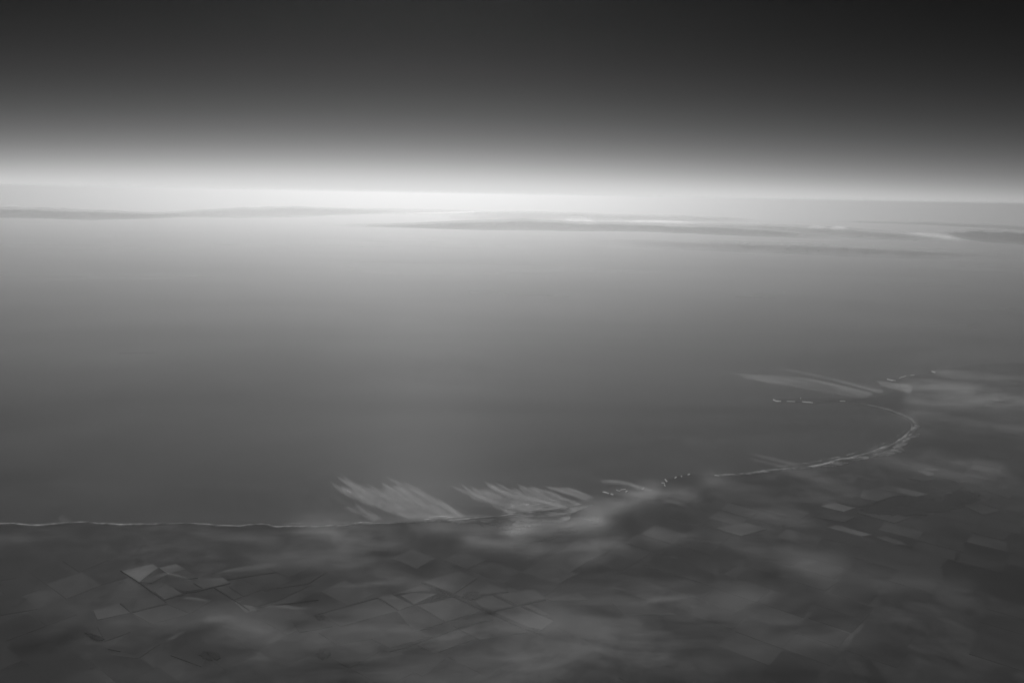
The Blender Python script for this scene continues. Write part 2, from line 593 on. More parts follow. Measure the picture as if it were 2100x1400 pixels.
FIELDS = reg(200, 1130, 7.0, [
    ([(335, 285), (790, 185), (868, 235), (600, 440)], 1), ([(600, 440), (868, 330), (990, 345), (780, 455)], 2),
    ([(880, 240), (1130, 185), (1260, 260), (1010, 330)], 1), ([(1030, 330), (1262, 262), (1440, 385), (1290, 400)], 2),
    ([(660, 505), (930, 450), (985, 470), (800, 590)], 2), ([(815, 580), (985, 475), (1245, 595), (960, 690)], 1),
    ([(1120, 535), (1390, 470), (1515, 545), (1250, 580)], 2), ([(1385, 460), (1560, 395), (1810, 385), (1905, 460), (1525, 545)], 1),
    ([(580, 665), (820, 620), (1000, 745), (520, 870)], 2), ([(340, 755), (570, 690), (520, 840), (475, 870)], 3),
    ([(-60, 850), (310, 755), (470, 880), (0, 985)], 2), ([(1685, 525), (1840, 505), (2080, 650), (1960, 700)], 2),
    ([(500, 890), (1000, 760), (1320, 900), (780, 1040)], 3), ([(1000, 760), (1260, 620), (1640, 700), (1330, 890)], 3),
    ([(0, 1080), (300, 1000), (470, 1160), (110, 1290)], 3), ([(470, 1170), (560, 1260), (850, 1330), (520, 1480), (150, 1400)], 3),
    ([(1960, 730), (2110, 700), (2300, 840), (2130, 880)], 1),
]) + reg(0, 950, 3.0, [
    ([(1410, 760), (1590, 742), (1612, 775), (1500, 818)], 2), ([(1460, 862), (1610, 792), (1720, 835), (1590, 880)], 3),
    ([(1700, 770), (1900, 700), (2010, 670), (1900, 740)], 3), ([(1580, 860), (1740, 780), (1900, 755), (1700, 850)], 3),
    ([(-120, 830), (110, 795), (235, 895), (-100, 950)], 3), ([(860, 1100), (980, 1112), (850, 1200), (700, 1180)], 3),
    ([(1050, 1180), (1220, 1050), (1300, 1150), (1240, 1250)], 3), ([(-80, 690), (70, 672), (100, 705), (-60, 730)], 3),
]) + reg(600, 900, 2.8, [
    ([(750, 820), (955, 760), (1060, 800), (925, 890)], 1), ([(925, 895), (1065, 803), (1240, 877), (1060, 900), (1020, 878), (975, 908)], 1),
    ([(490, 913), (570, 893), (690, 953), (612, 985)], 2), ([(580, 890), (735, 842), (800, 868), (690, 880)], 2),
    ([(622, 900), (690, 884), (828, 890), (700, 948)], 1), ([(715, 955), (912, 908), (1075, 990), (880, 1050)], 2),
    ([(600, 990), (710, 960), (870, 1055), (700, 1110)], 3), ([(880, 1055), (1078, 993), (1150, 1030), (960, 1090)], 3),
    ([(1045, 930), (1142, 898), (1272, 960), (1150, 990), (1085, 962)], 1), ([(1165, 893), (1385, 865), (1453, 917), (1288, 952)], 1),
    ([(1150, 997), (1312, 960), (1500, 1045), (1430, 1098), (1260, 1058)], 1), ([(1328, 958), (1365, 952), (1475, 1008), (1440, 1015)], 1),
    ([(170, 1008), (485, 918), (600, 988), (275, 1075)], 2), ([(150, 1112), (420, 1050), (560, 1130), (255, 1180)], 3),
    ([(710, 1180), (950, 1098), (1050, 1150), (815, 1230)], 2), ([(1460, 918), (1640, 882), (1700, 925), (1485, 930)], 2),
    ([(440, 1140), (640, 1060), (800, 1130), (560, 1200)], 3), ([(0, 1050), (140, 1020), (230, 1075), (40, 1110)], 3),
    ([(1840, 945), (2050, 930), (2200, 1010), (1900, 1010)], 3),
    ([(960, 1095), (1160, 1040), (1350, 1110), (1080, 1150)], 2),
]) + reg(1200, 850, 2.3333, [
    ([(1588, 266), (1640, 254), (1692, 262), (1660, 268), (1625, 266)], 1), ([(1588, 268), (1625, 268), (1665, 280), (1668, 290), (1640, 293)], 1),
    ([(1545, 305), (1575, 294), (1672, 309), (1612, 320)], 2), ([(1405, 355), (1440, 337), (1640, 378), (1595, 396)], 1),
    ([(1325, 362), (1400, 360), (1500, 384), (1398, 414), (1318, 400)], 2), ([(1195, 424), (1330, 405), (1392, 420), (1300, 440)], 3),
    ([(1125, 440), (1200, 420), (1295, 446), (1235, 466)], 1), ([(1655, 322), (1720, 318), (1812, 345), (1762, 372), (1640, 345)], 3),
    ([(1810, 352), (1850, 340), (1912, 362), (1862, 373)], 2), ([(1915, 328), (1950, 326), (2045, 388), (2028, 402), (1890, 358)], 3),
    ([(1890, 382), (1920, 380), (1945, 400), (1930, 408)], 2), ([(1875, 420), (1900, 411), (1992, 440), (1978, 452)], 3),
    ([(1808, 432), (1850, 424), (1990, 460), (1900, 478)], 3), ([(2010, 436), (2110, 430), (2140, 470), (2012, 460)], 3),
    ([(625, 546), (770, 518), (870, 548), (745, 582)], 1), ([(1158, 540), (1205, 528), (1372, 575), (1322, 583)], 1),
    ([(1390, 586), (1440, 582), (1545, 622), (1480, 622)], 2), ([(1090, 490), (1170, 470), (1292, 490), (1240, 516)], 3),
    ([(1300, 470), (1400, 455), (1560, 490), (1480, 520)], 3), ([(920, 500), (1000, 488), (1060, 520), (960, 545)], 3),
    ([(1775, 320), (1800, 317), (1825, 321), (1795, 324)], 2), ([(1640, 400), (1680, 410), (1720, 432), (1680, 425)], 3),
])


def poly_field(name, px, mat, lift, thick=3.0, wob=0.35, parent=None):
    """a field as a low slab: outline followed finely, filled by a centre fan, with side walls"""
    P = np.array(px, float)
    edge = []
    for a, b in zip(P, np.roll(P, -1, 0)):
        n = 8
        for k in range(n):
            q = a + (b - a) * k / n
            edge.append(q + (rng.random(2) - 0.5) * wob * (1 if k else 0.3))
    E = np.array(edge)
    c = P.mean(0)
    rings = [E, c + (E - c) * 0.66, c + (E - c) * 0.33]
    V = np.vstack([drape(r[:, 0], r[:, 1], lift) for r in rings] + [drape(c[0:1], c[1:2], lift)])
    n = len(E)
    F = []
    for k in range(2):
        for i in range(n):
            j = (i + 1) % n
            F.append((k * n + i, (k + 1) * n + i, (k + 1) * n + j, k * n + j))
    for i in range(n):
        F.append((2 * n + i, 3 * n, 2 * n + (i + 1) % n))
    o = len(V)
    V = np.vstack([V, drape(E[:, 0], E[:, 1], lift - thick - 8)])
    for i in range(n):
        j = (i + 1) % n
        F.append((i, j, o + j, o + i))
    return make(name, V, F, mat, parent, smooth=False)


for k, (q, tone) in enumerate(FIELDS):
    poly_field('field', q, M_F[tone], 4.0 + 0.9 * (k % 4), parent=land)


# fainter paddocks on the same survey grid, filling the country between the traced ones
ga, gb = gpt(np.array([864.0, 1112.5, 778.6]), np.array([1193.6, 1300.7, 1226.8]), LAND_Z)[[0, 1]]
GU = (gb - ga)[:2] / np.hypot(*(gb - ga)[:2])
GV = np.array([-GU[1], GU[0]])
traced = [np.array(q) for q, _ in FIELDS]
coast_arr = coast_g


n_extra = 0
CU, CV = 500.0, 380.0
II, JJ = [q.ravel() for q in np.meshgrid(np.arange(-50, 75), np.arange(-50, 75), indexing='ij')]
CC = ga[:2] + GU * CU * II[:, None] + GV * CV * JJ[:, None]
PX, PY = to_px(np.c_[CC, LAND_Z + drop(CC[:, 0], CC[:, 1])])
fwd = (np.c_[CC, np.zeros(len(CC))] - np.array([0, 0, H])) @ CR[:, 2] < -1000
ok = fwd & (PX > -80) & (PX < 2180) & (PY > 760) & (PY < 1460)
for q in traced:
    ok &= ~((PX > q[:, 0].min() - 6) & (PX < q[:, 0].max() + 6) & (PY > q[:, 1].min() - 4) & (PY < q[:, 1].max() + 4))
ok &= inside(ring, CC[:, 0], CC[:, 1])
sel = np.where(ok)[0]
cand = []
for k in sel:
    c = CC[k]
    if np.min(np.hypot(coast_arr[:, 0] - c[0], coast_arr[:, 1] - c[1])) > 1100:
        cand.append((np.hypot(*c), int(II[k]), int(JJ[k]), c))
cand.sort(key=lambda q: q[0])
for d_, i, j, c in cand:
    keep_p = 0.9 * float(sm(0.33, 0.58, fbm(np.array(c[0] / 3100 + 3), np.array(c[1] / 3100 + 8), 3)))
    if rng.random() > keep_p * 0.8 or n_extra >= 205:
        continue
    a0, a1 = -CU / 2 * rng.uniform(0.75, 0.98), CU / 2 * rng.uniform(0.75, 1.35)
    b0, b1 = -CV / 2 * rng.uniform(0.75, 0.98), CV / 2 * rng.uniform(0.75, 1.3)
    sk = rng.uniform(-60, 60)
    G4 = np.array([c + GU * a0 + GV * b0, c + GU * (a1 + sk) + GV * b0, c + GU * a1 + GV * b1, c + GU * (a0 + sk * 0.5) + GV * b1])
    zq = LAND_Z + 5 + drop(G4[:, 0], G4[:, 1])
    qx_, qy_ = to_px(np.c_[G4, zq])
    poly_field('field', list(zip(qx_, qy_)), M_F[4] if (rng.random() < 0.6 or (qx_.mean() > 1350 and qy_.mean() > 1120) or qy_.mean() > 1280) else M_F[5], 1.5 + 0.35 * (n_extra % 5), parent=land)  # lens darkening at lower right and bottom put into the paddock tone
    n_extra += 1

# dark tracks, hedges and shelter belts between the fields
def ribbon_on_land(name, line, widths, mat, lift, parent, n=40):
    """strip along a photo-pixel line; widths in photo pixels across"""
    C = spline(line, n)
    w = np.interp(np.linspace(0, 1, n), np.linspace(0, 1, len(widths)), widths)
    T = np.gradient(C, axis=0)
    T /= np.hypot(T[:, 0], T[:, 1])[:, None]
    Nn = np.stack([-T[:, 1], T[:, 0]], -1)
    j = (fbm(np.arange(n) / 2.3, np.full(n, w[0] * 3.1)) - 0.5)[:, None] * 0.5
    A = C + Nn * (w / 2)[:, None] * (1 + j)
    B = C - Nn * (w / 2)[:, None] * (1 - j)
    top = np.stack([drape(L[:, 0], L[:, 1], lift) for L in (A, (A + B) / 2, B)], 1)
    top[:, 1, 2] += 1.5
    bot = top - np.array([0, 0, 9.0])
    V, F = slab(top, bot)
    return make(name, V, F, mat, parent, smooth=False)


def rg(ox, oy, s, pts):
    return [(ox + x / s, oy + y / s) for x, y in pts]


BELTS = [
    (rg(600, 900, 2.8, [(740, 822), (930, 906), (1060, 965)]), (2.4, 3.0)),
    (rg(600, 900, 2.8, [(1060, 962), (1160, 1005), (1300, 1068), (1435, 1122)]), (5, 6, 7, 4)),
    (rg(600, 900, 2.8, [(690, 955), (800, 932), (925, 905)]), (1.5, 5, 2)),
    (rg(600, 900, 2.8, [(985, 912), (1100, 895), (1240, 879)]), (3, 2)),
    (rg(600, 900, 2.8, [(1100, 985), (1150, 994), (1285, 960), (1455, 922)]), (1.2, 2.2, 2.2)),
    (rg(600, 900, 2.8, [(1150, 897), (1285, 963)]), (2, 2.2)),
    (rg(600, 900, 2.8, [(575, 893), (640, 925), (700, 953)]), (1.5, 2.5)),
    (rg(600, 900, 2.8, [(500, 915), (610, 985)]), (1, 1.2)),
    (rg(600, 900, 2.8, [(120, 1015), (290, 965), (490, 912)]), (1.6, 1.6)),
    (rg(600, 900, 2.8, [(880, 1110), (1010, 1068), (1150, 1035)]), (1.6, 1.8)),
    (rg(600, 900, 2.8, [(560, 1220), (700, 1180), (890, 1108)]), (1.5, 1.6)),
    (rg(600, 900, 2.8, [(1270, 615), (1400, 590), (1540, 555), (1640, 525)]), (2.5, 3, 2)),
    (rg(600, 900, 2.8, [(1310, 962), (1360, 985), (1500, 1040)]), (2.5, 2.5)),
    (rg(200, 1130, 7, [(330, 280), (620, 465), (1000, 745)]), (1.0, 1.6)),
    (rg(200, 1130, 7, [(330, 750), (480, 880)]), (1.4, 1.6)),
    (rg(200, 1130, 7, [(1110, 530), (1225, 592), (1400, 580), (1525, 550), (1905, 460)]), (1.6, 1.8, 1.4)),
    (rg(200, 1130, 7, [(1385, 462), (1525, 550)]), (1.8, 1.8)),
    (rg(200, 1130, 7, [(1680, 525), (1960, 700), (2180, 850)]), (1.6, 1.8)),
    (rg(200, 1130, 7, [(960, 695), (1260, 610)]), (1.5, 3)),
    (rg(200, 1130, 7, [(500, 875), (760, 810), (1000, 755)]), (2.0, 2.5)),
    (rg(0, 950, 3, [(1590, 880), (1800, 860), (1960, 840)]), (1.4, 1.6)),
    (rg(0, 950, 3, [(1400, 715), (1560, 690), (1700, 670)]), (2, 2)),
    (rg(1200, 850, 2.3333, [(1400, 417), (1500, 388), (1600, 398)]), (2, 2)),
    (rg(1200, 850, 2.3333, [(1200, 421), (1300, 442), (1400, 420)]), (2, 2.4)),
]
for line, w in BELTS:
    ribbon_on_land('shelter_belt', line, w, M_F[0], 9.0, land)


def lumpy_patch(name, outline, mat, lift, bump, parent, n=26, scale=120):
    """a low lumpy canopy filling an outline traced in the photo"""
    P = spline(outline + outline[:1], 48)[:-1]
    c = P.mean(0)
    P = c + (P - c) * (0.86 + 0.3 * rng.random((len(P), 1)))
    rings = []
    for k in range(8):
        s = 1 - k / 8
        rings.append(c + (P - c) * s)
    G = np.concatenate(rings + [c[None]])
    V = drape(G[:, 0], G[:, 1], lift)
    nP = len(P)
    V[nP:, 2] += bump * (0.4 + rng.random(len(V) - nP))
    F = []
    for k in range(7):
        for i in range(nP):
            j = (i + 1) % nP
            F.append((k * nP + i, (k + 1) * nP + i, (k + 1) * nP + j, k * nP + j))
    for i in range(nP):
        F.append((7 * nP + i, 8 * nP, 7 * nP + (i + 1) % nP))
    o = len(V)
    b = V[:nP].copy()
    b[:, 2] -= lift + 4
    V = np.vstack([V, b])
    for i in range(nP):
        j = (i + 1) % nP
        F.append((i, j, o + j, o + i))
    return make(name, V, F, mat, parent, smooth=False)


WOODS = [
    rg(600, 900, 2.8, [(985, 892), (1020, 878), (1060, 880), (1085, 905), (1050, 920), (1010, 922), (980, 912)]),
    rg(600, 900, 2.8, [(810, 905), (845, 895), (880, 900), (850, 915), (800, 925)]),
    rg(600, 900, 2.8, [(130, 1240), (165, 1205), (205, 1215), (215, 1240), (170, 1262)]),
    rg(600, 900, 2.8, [(130, 1020), (165, 1012), (180, 1030), (150, 1042)]),
    rg(0, 950, 3, [(1225, 1180), (1255, 1155), (1330, 1165), (1345, 1200), (1260, 1205)]),
    rg(0, 950, 3, [(520, 1040), (600, 1060), (640, 1080), (590, 1085)]),
    rg(1200, 850, 2.3333, [(1700, 400), (1800, 365), (1890, 395), (1800, 440), (1720, 430)]),
    rg(1200, 850, 2.3333, [(1320, 455), (1500, 395), (1640, 400), (1760, 445), (1600, 480), (1420, 480)]),
]
for w in WOODS:
    lumpy_patch('woodland', w, M_WOOD, 10, 5, land)

# scrub and bare dunes behind the beaches
lumpy_patch('scrub', rg(950, 1030, 7, [(340, 310), (440, 258), (560, 245), (680, 270), (700, 300), (640, 330), (520, 350), (400, 335)]), M_SCRUB, 9, 9, land)
lumpy_patch('scrub', rg(950, 1030, 7, [(180, 285), (250, 280), (300, 330), (300, 360), (240, 320)]), M_SCRUB, 9, 9, land)
lumpy_patch('scrub', rg(950, 1030, 7, [(560, 360), (640, 340), (700, 360), (690, 395), (560, 400)]), M_WOOD, 9, 6, land)
for pl in (
    rg(1620, 860, 7, [(50, 720), (110, 690), (280, 680), (320, 700), (150, 715)]),
    rg(1620, 860, 7, [(450, 670), (560, 640), (700, 615), (820, 630), (740, 665), (560, 680)]),
    rg(1620, 860, 7, [(800, 595), (900, 575), (1000, 535), (1130, 545), (1090, 580), (920, 600)]),
    rg(1620, 860, 7, [(1160, 550), (1230, 490), (1400, 450), (1480, 430), (1520, 470), (1450, 525), (1350, 525)]),
    rg(1620, 860, 7, [(1480, 400), (1560, 350), (1640, 340), (1690, 355), (1600, 400), (1640, 455), (1530, 480)]),
    rg(1620, 860, 7, [(1680, 250), (1740, 225), (1830, 205), (1865, 222), (1780, 262)]),
    rg(950, 1030, 7, [(700, 330), (740, 280), (830, 290), (1000, 255), (1200, 250), (1100, 320), (950, 350), (780, 355)]),
    [(905, 1070), (960, 1067), (1000, 1064), (1050, 1058.5), (1100, 1052.5), (1150, 1045), (1185, 1039), (1202, 1040), (1188, 1054), (1165, 1064), (1120, 1072), (1060, 1070), (1000, 1072), (940, 1074)],
):
    lumpy_patch('dune', pl, M_DUNE, 8, 5, land)

# white cliff and rock patches right on the shore
ROCKS = [rg(1180, 960, 7, q) for q in (
    [(390, 350), (420, 352), (480, 372)], [(505, 375), (545, 390)], [(585, 318), (610, 330), (640, 335)], [(650, 330), (655, 315), (720, 310)],
    [(720, 350), (745, 330)], [(1235, 214), (1285, 222)], [(1272, 240), (1290, 265)], [(1285, 165), (1300, 185), (1318, 200)],
    [(1425, 148), (1450, 132)], [(1515, 115), (1530, 128)], [(1610, 100), (1645, 92)], [(1995, 108), (2060, 118)], [(950, 312), (985, 295)])]
ROCKS += [rg(1400, 700, 3, q) for q in (
    [(555, 358), (575, 368), (605, 369)], [(640, 370), (690, 372)], [(735, 372), (800, 379)], [(722, 350), (728, 353)], [(965, 368), (1000, 369)],
    [(1257, 234), (1285, 242), (1310, 243)], [(1330, 228), (1375, 215)], [(1530, 186), (1555, 194)], [(1400, 212), (1425, 209)])]
rock_w = [1.4, 1.8, 0.7, 0.7, 1.1, 0.9, 0.9, 1.3, 1.4, 1.3, 1.2, 0.9, 0.8, 1.3, 0.7, 1.1, 1.0, 0.8, 1.1, 0.7, 1.5, 0.6]
for q, w in zip(ROCKS, rock_w):
    ribbon_on_land('white_cliff', q, (w, w * 1.2, w * 0.8), M_ROCK, 13, land, n=14)


# beach and surf along the coast
def offset_line(G, d):
    T = np.gradient(G, axis=0)
    T /= np.hypot(T[:, 0], T[:, 1])[:, None] + 1e-9
    return G + np.stack([-T[:, 1], T[:, 0]], -1) * d      # positive = towards the sea (left of travel)


def coast_strip(name, x0, x1, d0, d1, mat, z_above, parent, on_land=False, ymin=None, **props):
    sel = []
    for i, (a, b) in enumerate(coast_px):
        if x0 <= a <= x1 and (ymin is None or b >= ymin):
            sel.append(i)
    G = coast_g[sel[0]:sel[-1] + 1]
    s = np.r_[0, np.cumsum(np.hypot(*np.diff(G, axis=0).T))]
    q = np.arange(0, s[-1], 35.0)
    L = np.stack([np.interp(q, s, G[:, k]) for k in (0, 1)], -1)
    ker = np.hanning(7)
    ker /= ker.sum()
    pad = np.vstack([L[:1]] * 3 + [L] + [L[-1:]] * 3)
    L = np.stack([np.convolve(pad[:, k], ker, 'valid') for k in (0, 1)], -1)
    wob = (fbm(q / 700 + d0, q * 0 + d1, 3) - 0.5) * abs(d1 - d0) * 1.3
    wv = 0.35 + 1.3 * fbm(q / 420 + d1 * 0.7, q * 0 + d0 + 3, 4)[:, None]
    A = L + (offset_line(L, d0) - L) * (wv if d1 == 0 else 1) + (offset_line(L, 1) - L) * wob[:, None]
    B = offset_line(L, d1) + (offset_line(L, 1) - L) * wob[:, None]
    M = (A + B) / 2
    rows = []
    for K in (A, M, B):
        z = (land_elev(K[:, 0], K[:, 1]) if on_land else 0) + drop(K[:, 0], K[:, 1]) + z_above
        rows.append(np.c_[K, z])
    top = np.stack(rows, 1)
    V, F = slab(top, top - np.array([0, 0, 6.0]))
    fl = np.zeros((len(q), 3, 3))
    fl[..., 0] = q[:, None] / 330.0 + d0
    fl[..., 1] = np.array([0, 0.5, 1.0])[None] * abs(d1 - d0) / 90.0 + d1
    de = np.tile(np.array([0.55, 1.0, 0.55]), (len(q), 1))
    return make(name, V, F, mat, parent, attrs={'flow': np.vstack([fl.reshape(-1, 3)] * 2), 'dens': np.r_[de.ravel(), de.ravel()]}, **props)


for x0, x1, d0, d1, ym in ((-900, 1195, -60, 0, None), (1460, 1873, -100, 0, 880), (1745, 1880, -100, 0, 828)):
    coast_strip('beach', x0, x1, d0, d1, M_SAND, 2.5, land, on_land=True, ymin=ym)
surf = bpy.data.objects.new('surf', None)
for x0, x1, d0, d1, ym in ((-900, 1185, 0, 42, None), (560, 1190, 75, 110, None), (880, 1195, 150, 185, None), (1000, 1195, 230, 262, None),
                           (1060, 1195, 305, 330, None), (1460, 1873, 4, 45, 880), (1590, 1873, 100, 150, 880), (1745, 1880, 4, 50, 828)):
    coast_strip('surf', x0, x1, d0, d1, M_FOAM_STRONG if (ym is None and d0 > 50) else M_FOAM, 4.0, None, ymin=ym, kind='stuff', label='thin broken line of white surf along the shore')


# ------------------------------------------------------------------ streaky clouds drawn out from the shore
def plume(name, start, end, mats, streak, alt=150, thick=28, nu=90, nv=60, tip=(0.0, 0.6), edge=0.22, tail=0.06, dens=1.0, seed=0, mid=None, grow=0.0, **props):
    """start / (mid) / end: lists of photo pixels across the plume, from one edge to the other, at its tip, middle and foot;
    laid on a shell alt metres above the ground, with a real thickness"""
    streak = streak * 0.55
    rows = [spline(start, nv)] + ([spline(m_, nv) for m_ in mid] if mid else []) + [spline(end, nv)]
    rows = np.array(rows)
    rows[0] = rows[0] + (rows[0] - rows[1]) * grow          # ragged tips thin out before the end
    cen = rows.mean(1, keepdims=True)
    rows[:-1] = cen[:-1] + (rows[:-1] - cen[:-1]) * (1 + 0.5 * grow)
    C = np.stack([spline(rows[:, j], nu) for j in range(nv)], 1)
    u = np.linspace(0, 1, nu)[:, None] * np.ones((1, nv))
    v = np.ones((nu, 1)) * np.linspace(0, 1, nv)[None]
    g = gpt(C[..., 0], C[..., 1], alt)
    L = np.hypot(*np.diff(g[:, nv // 2, :2], axis=0).T).sum()
    W = max(np.hypot(*np.diff(g[k, :, :2], axis=0).T).sum() for k in (nu // 4, nu // 2, 0))
    rag = fbm(v * 15 + seed * 3.7, v * 0 + seed, 3)
    t0 = rag * tip[1]
    d = sm(0, 1, (u - t0 * 0.7 - tip[0] * 0.5) / 0.22 + 0.45) * (1 - sm(1 - tail, 1, u))
    rv = (fbm(u * 6 + seed, v * 0 + seed + 9, 3) - 0.5) * 0.12
    d = d * sm(0, edge, v + rv) * sm(0, edge, 1 - v - rv) * dens
    relief = fbm(u * L / 2600 + seed, v * W / streak / 3, 2)
    prof = thick * (0.3 + 0.4 * np.sqrt(np.clip(d, 0, 1)) + 0.3 * relief)
    top = g + np.stack([0 * prof, 0 * prof, prof], -1)
    V, F = slab(top, g)
    fl = np.stack([u * L / (streak * 9) + seed * 5.3, v * W / streak + seed * 1.7, 0 * u + seed], -1).reshape(-1, 3)
    d[0] = d[-1] = 0
    d[:, 0] = d[:, -1] = 0
    return make(name, V, F, mats, attrs={'flow': np.vstack([fl, fl]), 'dens': np.r_[d.ravel(), d.ravel() * 0.9]}, **props)


GP = 'streaky low clouds drawn out over the sea'
r2 = lambda *p: rg(600, 900, 2.8, p)
r5 = lambda *p: rg(640, 950, 5.8333, p)
plume('cloud_plume', r5((860, 80), (640, 80), (400, 60), (180, 130), (80, 230)), r5((2000, 690), (1800, 690), (1600, 700), (1250, 700), (1100, 690)), M_STREAK, 190, seed=1,
      mid=[r5((1350, 310), (1080, 350), (830, 370), (600, 400), (450, 450))], nu=120, nv=110, grow=0.28, edge=0.14, tip=(0.0, 0.7),
      label='broad fan of pale streaky low cloud over the sea left of centre', category='cloud', group=GP)
plume('cloud_plume', r5((560, 440), (440, 460), (330, 520), (330, 600)), r5((900, 690), (840, 700), (780, 705), (700, 715)), M_STREAK, 150, seed=2,
      mid=[r5((700, 560), (600, 570), (520, 590), (470, 640))], nu=60, nv=40, dens=0.9, grow=0.2,
      label='small ragged tuft of streaky cloud under the lower edge of the broad left fan', category='cloud', group=GP)
plume('cloud_plume', r5((70, 590), (130, 620), (180, 650)), r5((180, 780), (300, 770), (420, 740)), M_WISP, 120, seed=3, nu=50, nv=30, dens=0.9, edge=0.5,
      label='faint wisp rising off the beach at the foot of the left fan', category='cloud', group=GP)
plume('cloud_plume', rg(0, 950, 3, [(330, 360), (340, 320), (400, 290)]), rg(0, 950, 3, [(330, 385), (400, 375), (500, 340)]), M_WISP, 160, seed=4, nu=40, nv=40, dens=0.85, edge=0.5,
      label='faint puff of wispy cloud over the far left beach', category='cloud', group=GP)
plume('cloud_plume', r2((1130, 235), (1060, 240), (950, 235), (860, 240)), r2((1660, 395), (1560, 412), (1420, 425), (1240, 445)), M_STREAK, 180, seed=5,
      mid=[r2((1270, 300), (1180, 320), (1080, 335), (1000, 328))], nu=120, nv=90, tip=(0.0, 0.4), grow=0.2, edge=0.12,
      label='tapering tongue of streaky cloud with a pointed seaward tip right of the dark gap', category='cloud', group=GP)
plume('cloud_plume', r2((1420, 262), (1330, 262), (1220, 245), (1100, 236)), r2((1690, 378), (1670, 388), (1620, 398), (1540, 410)), M_STREAK, 170, seed=6,
      mid=[r2((1540, 320), (1450, 330), (1370, 340), (1290, 330))], nu=110, nv=90, tip=(0.0, 0.5), grow=0.2, edge=0.16,
      label='middle fan of fine combed cloud streaks just off the bright beach', category='cloud', group=GP)
plume('cloud_plume', r2((1600, 276), (1500, 272), (1400, 264), (1370, 272)), r2((1750, 338), (1735, 345), (1715, 352), (1690, 372)), M_STREAK, 150, seed=7, nu=70, nv=40, tip=(0.0, 0.2),
      label='narrow band of streaked cloud ending at the small dark cove', category='cloud', group=GP)
plume('cloud_plume', r2((1730, 240), (1735, 248), (1740, 256)), r2((2090, 300), (2080, 308), (2060, 316)), M_STREAK, 140, seed=8, mid=[r2((1880, 240), (1890, 256), (1880, 268))], nu=70, nv=24, tip=(0.0, 0.1),
      label='thin single streak of cloud crossing the sea above the white rock bars', category='cloud', group=GP)
r3 = lambda *p: rg(1200, 850, 2.3333, p)
plume('cloud_plume', r3((780, 172), (775, 184), (770, 196)), r3((1050, 236), (1030, 246), (990, 256)), M_WISP, 150, seed=9, nu=60, nv=24, tip=(0.0, 0.5), edge=0.45, dens=1.0,
      label='thin pale streak meeting the bay beach, upper one of the pair', category='cloud', group=GP)
plume('cloud_plume', r3((720, 190), (730, 200), (740, 208)), r3((1000, 250), (980, 256), (950, 262)), M_WISP, 150, seed=10, nu=60, nv=24, tip=(0.0, 0.5), edge=0.45, dens=1.0,
      label='thin pale streak meeting the bay beach, lower one of the pair', category='cloud', group=GP)
r4 = lambda *p: rg(1400, 700, 3, p)
plume('cloud_plume', r4((530, 140), (520, 150), (540, 162)), r4((1290, 290), (1270, 320), (1230, 345)), M_STREAK_FAR, 620, seed=11, mid=[r4((900, 205), (880, 222), (860, 238)), r4((1130, 255), (1110, 280), (1080, 300))],
      nu=100, nv=40, tip=(0.0, 0.3), edge=0.35, grow=0.12,
      label='upper long streak of cloud reaching seaward past the far headland', category='cloud', group=GP)
plume('cloud_plume', r4((100, 190), (280, 204), (290, 222), (330, 238)), r4((1230, 315), (1215, 340), (1190, 355), (1100, 362)), M_STREAK_FAR, 620, seed=12,
      mid=[r4((700, 215), (650, 240), (620, 262), (600, 282)), r4((1000, 265), (970, 295), (930, 318), (900, 340))], nu=110, nv=60, tip=(0.0, 0.35), edge=0.22, grow=0.12,
      label='wide pale streak of cloud lying just beyond the dark narrow headland', category='cloud', group=GP)
plume('cloud_plume', r4((1180, 232), (1160, 250), (1140, 270)), r4((1420, 262), (1420, 300), (1400, 345)), M_STREAK_FAR, 700, seed=13, nu=60, nv=40, tip=(0, 0.3), edge=0.3, dens=1.05,
      label='pale patch of cloud covering the neck between the headland and the far point', category='cloud', group=GP)

# wisps over the land
GW = 'soft wisps of cloud over the farmland'
r1 = lambda *p: rg(0, 950, 3, p)
r7 = lambda *p: rg(200, 1130, 7, p)


def wisp(line, w, seed, label, dens=1.0, streak=330, alt=520, mat=None):
    w = w * 1.6
    C = spline(line, 12)
    T = np.gradient(C, axis=0)
    T /= np.hypot(T[:, 0], T[:, 1])[:, None]
    Nn = np.stack([-T[:, 1], T[:, 0]], -1)
    across = []
    for k in range(len(C)):
        e = 0.45 + 0.55 * math.sin(math.pi * (0.08 + 0.84 * k / 11))
        across.append([tuple(C[k] + Nn[k] * w * e * s) for s in (-0.5, 0, 0.5)])
    plume('cloud_wisp', across[0], across[-1], mat or M_WISP, streak, alt=alt, thick=14, nu=60, nv=22, tip=(0.0, 0.5), edge=0.5, tail=0.5, dens=dens, seed=seed,
          mid=across[1:-1], label=label, category='cloud', group=GW)


wisp(r7((780, 390), (980, 330), (1150, 360), (1350, 410), (1520, 400)), 7, 21, 'thin curved wisp lying across the bright left fields', 1.1)
wisp(r7((1130, 690), (1350, 680), (1600, 720), (1750, 745)), 8, 22, 'short pale wisp just below the bright left fields', 1.0)
wisp(r1((1270, 700), (1450, 660), (1650, 635), (1900, 590)), 14, 23, 'long bright wisp sloping up to the right above the left field edge', 1.05)
wisp(r1((1540, 885), (1700, 880), (1850, 895), (1990, 905)), 8, 24, 'small bright wisp low in the dark ground left of centre', 1.25, 120)
wisp(r1((990, 1120), (1090, 1060), (1190, 1000)), 12, 25, 'wisp slanting up to the right over the dark lower left paddocks', 0.9)
wisp(r1((1180, 1000), (1300, 960), (1430, 950), (1560, 990)), 26, 26, 'broad soft wisp right of the slanting one at lower left', 0.85)
wisp(r2((240, 865), (420, 835), (560, 825), (720, 805)), 12, 27, 'long level wisp above the outlined central fields', 1.05)
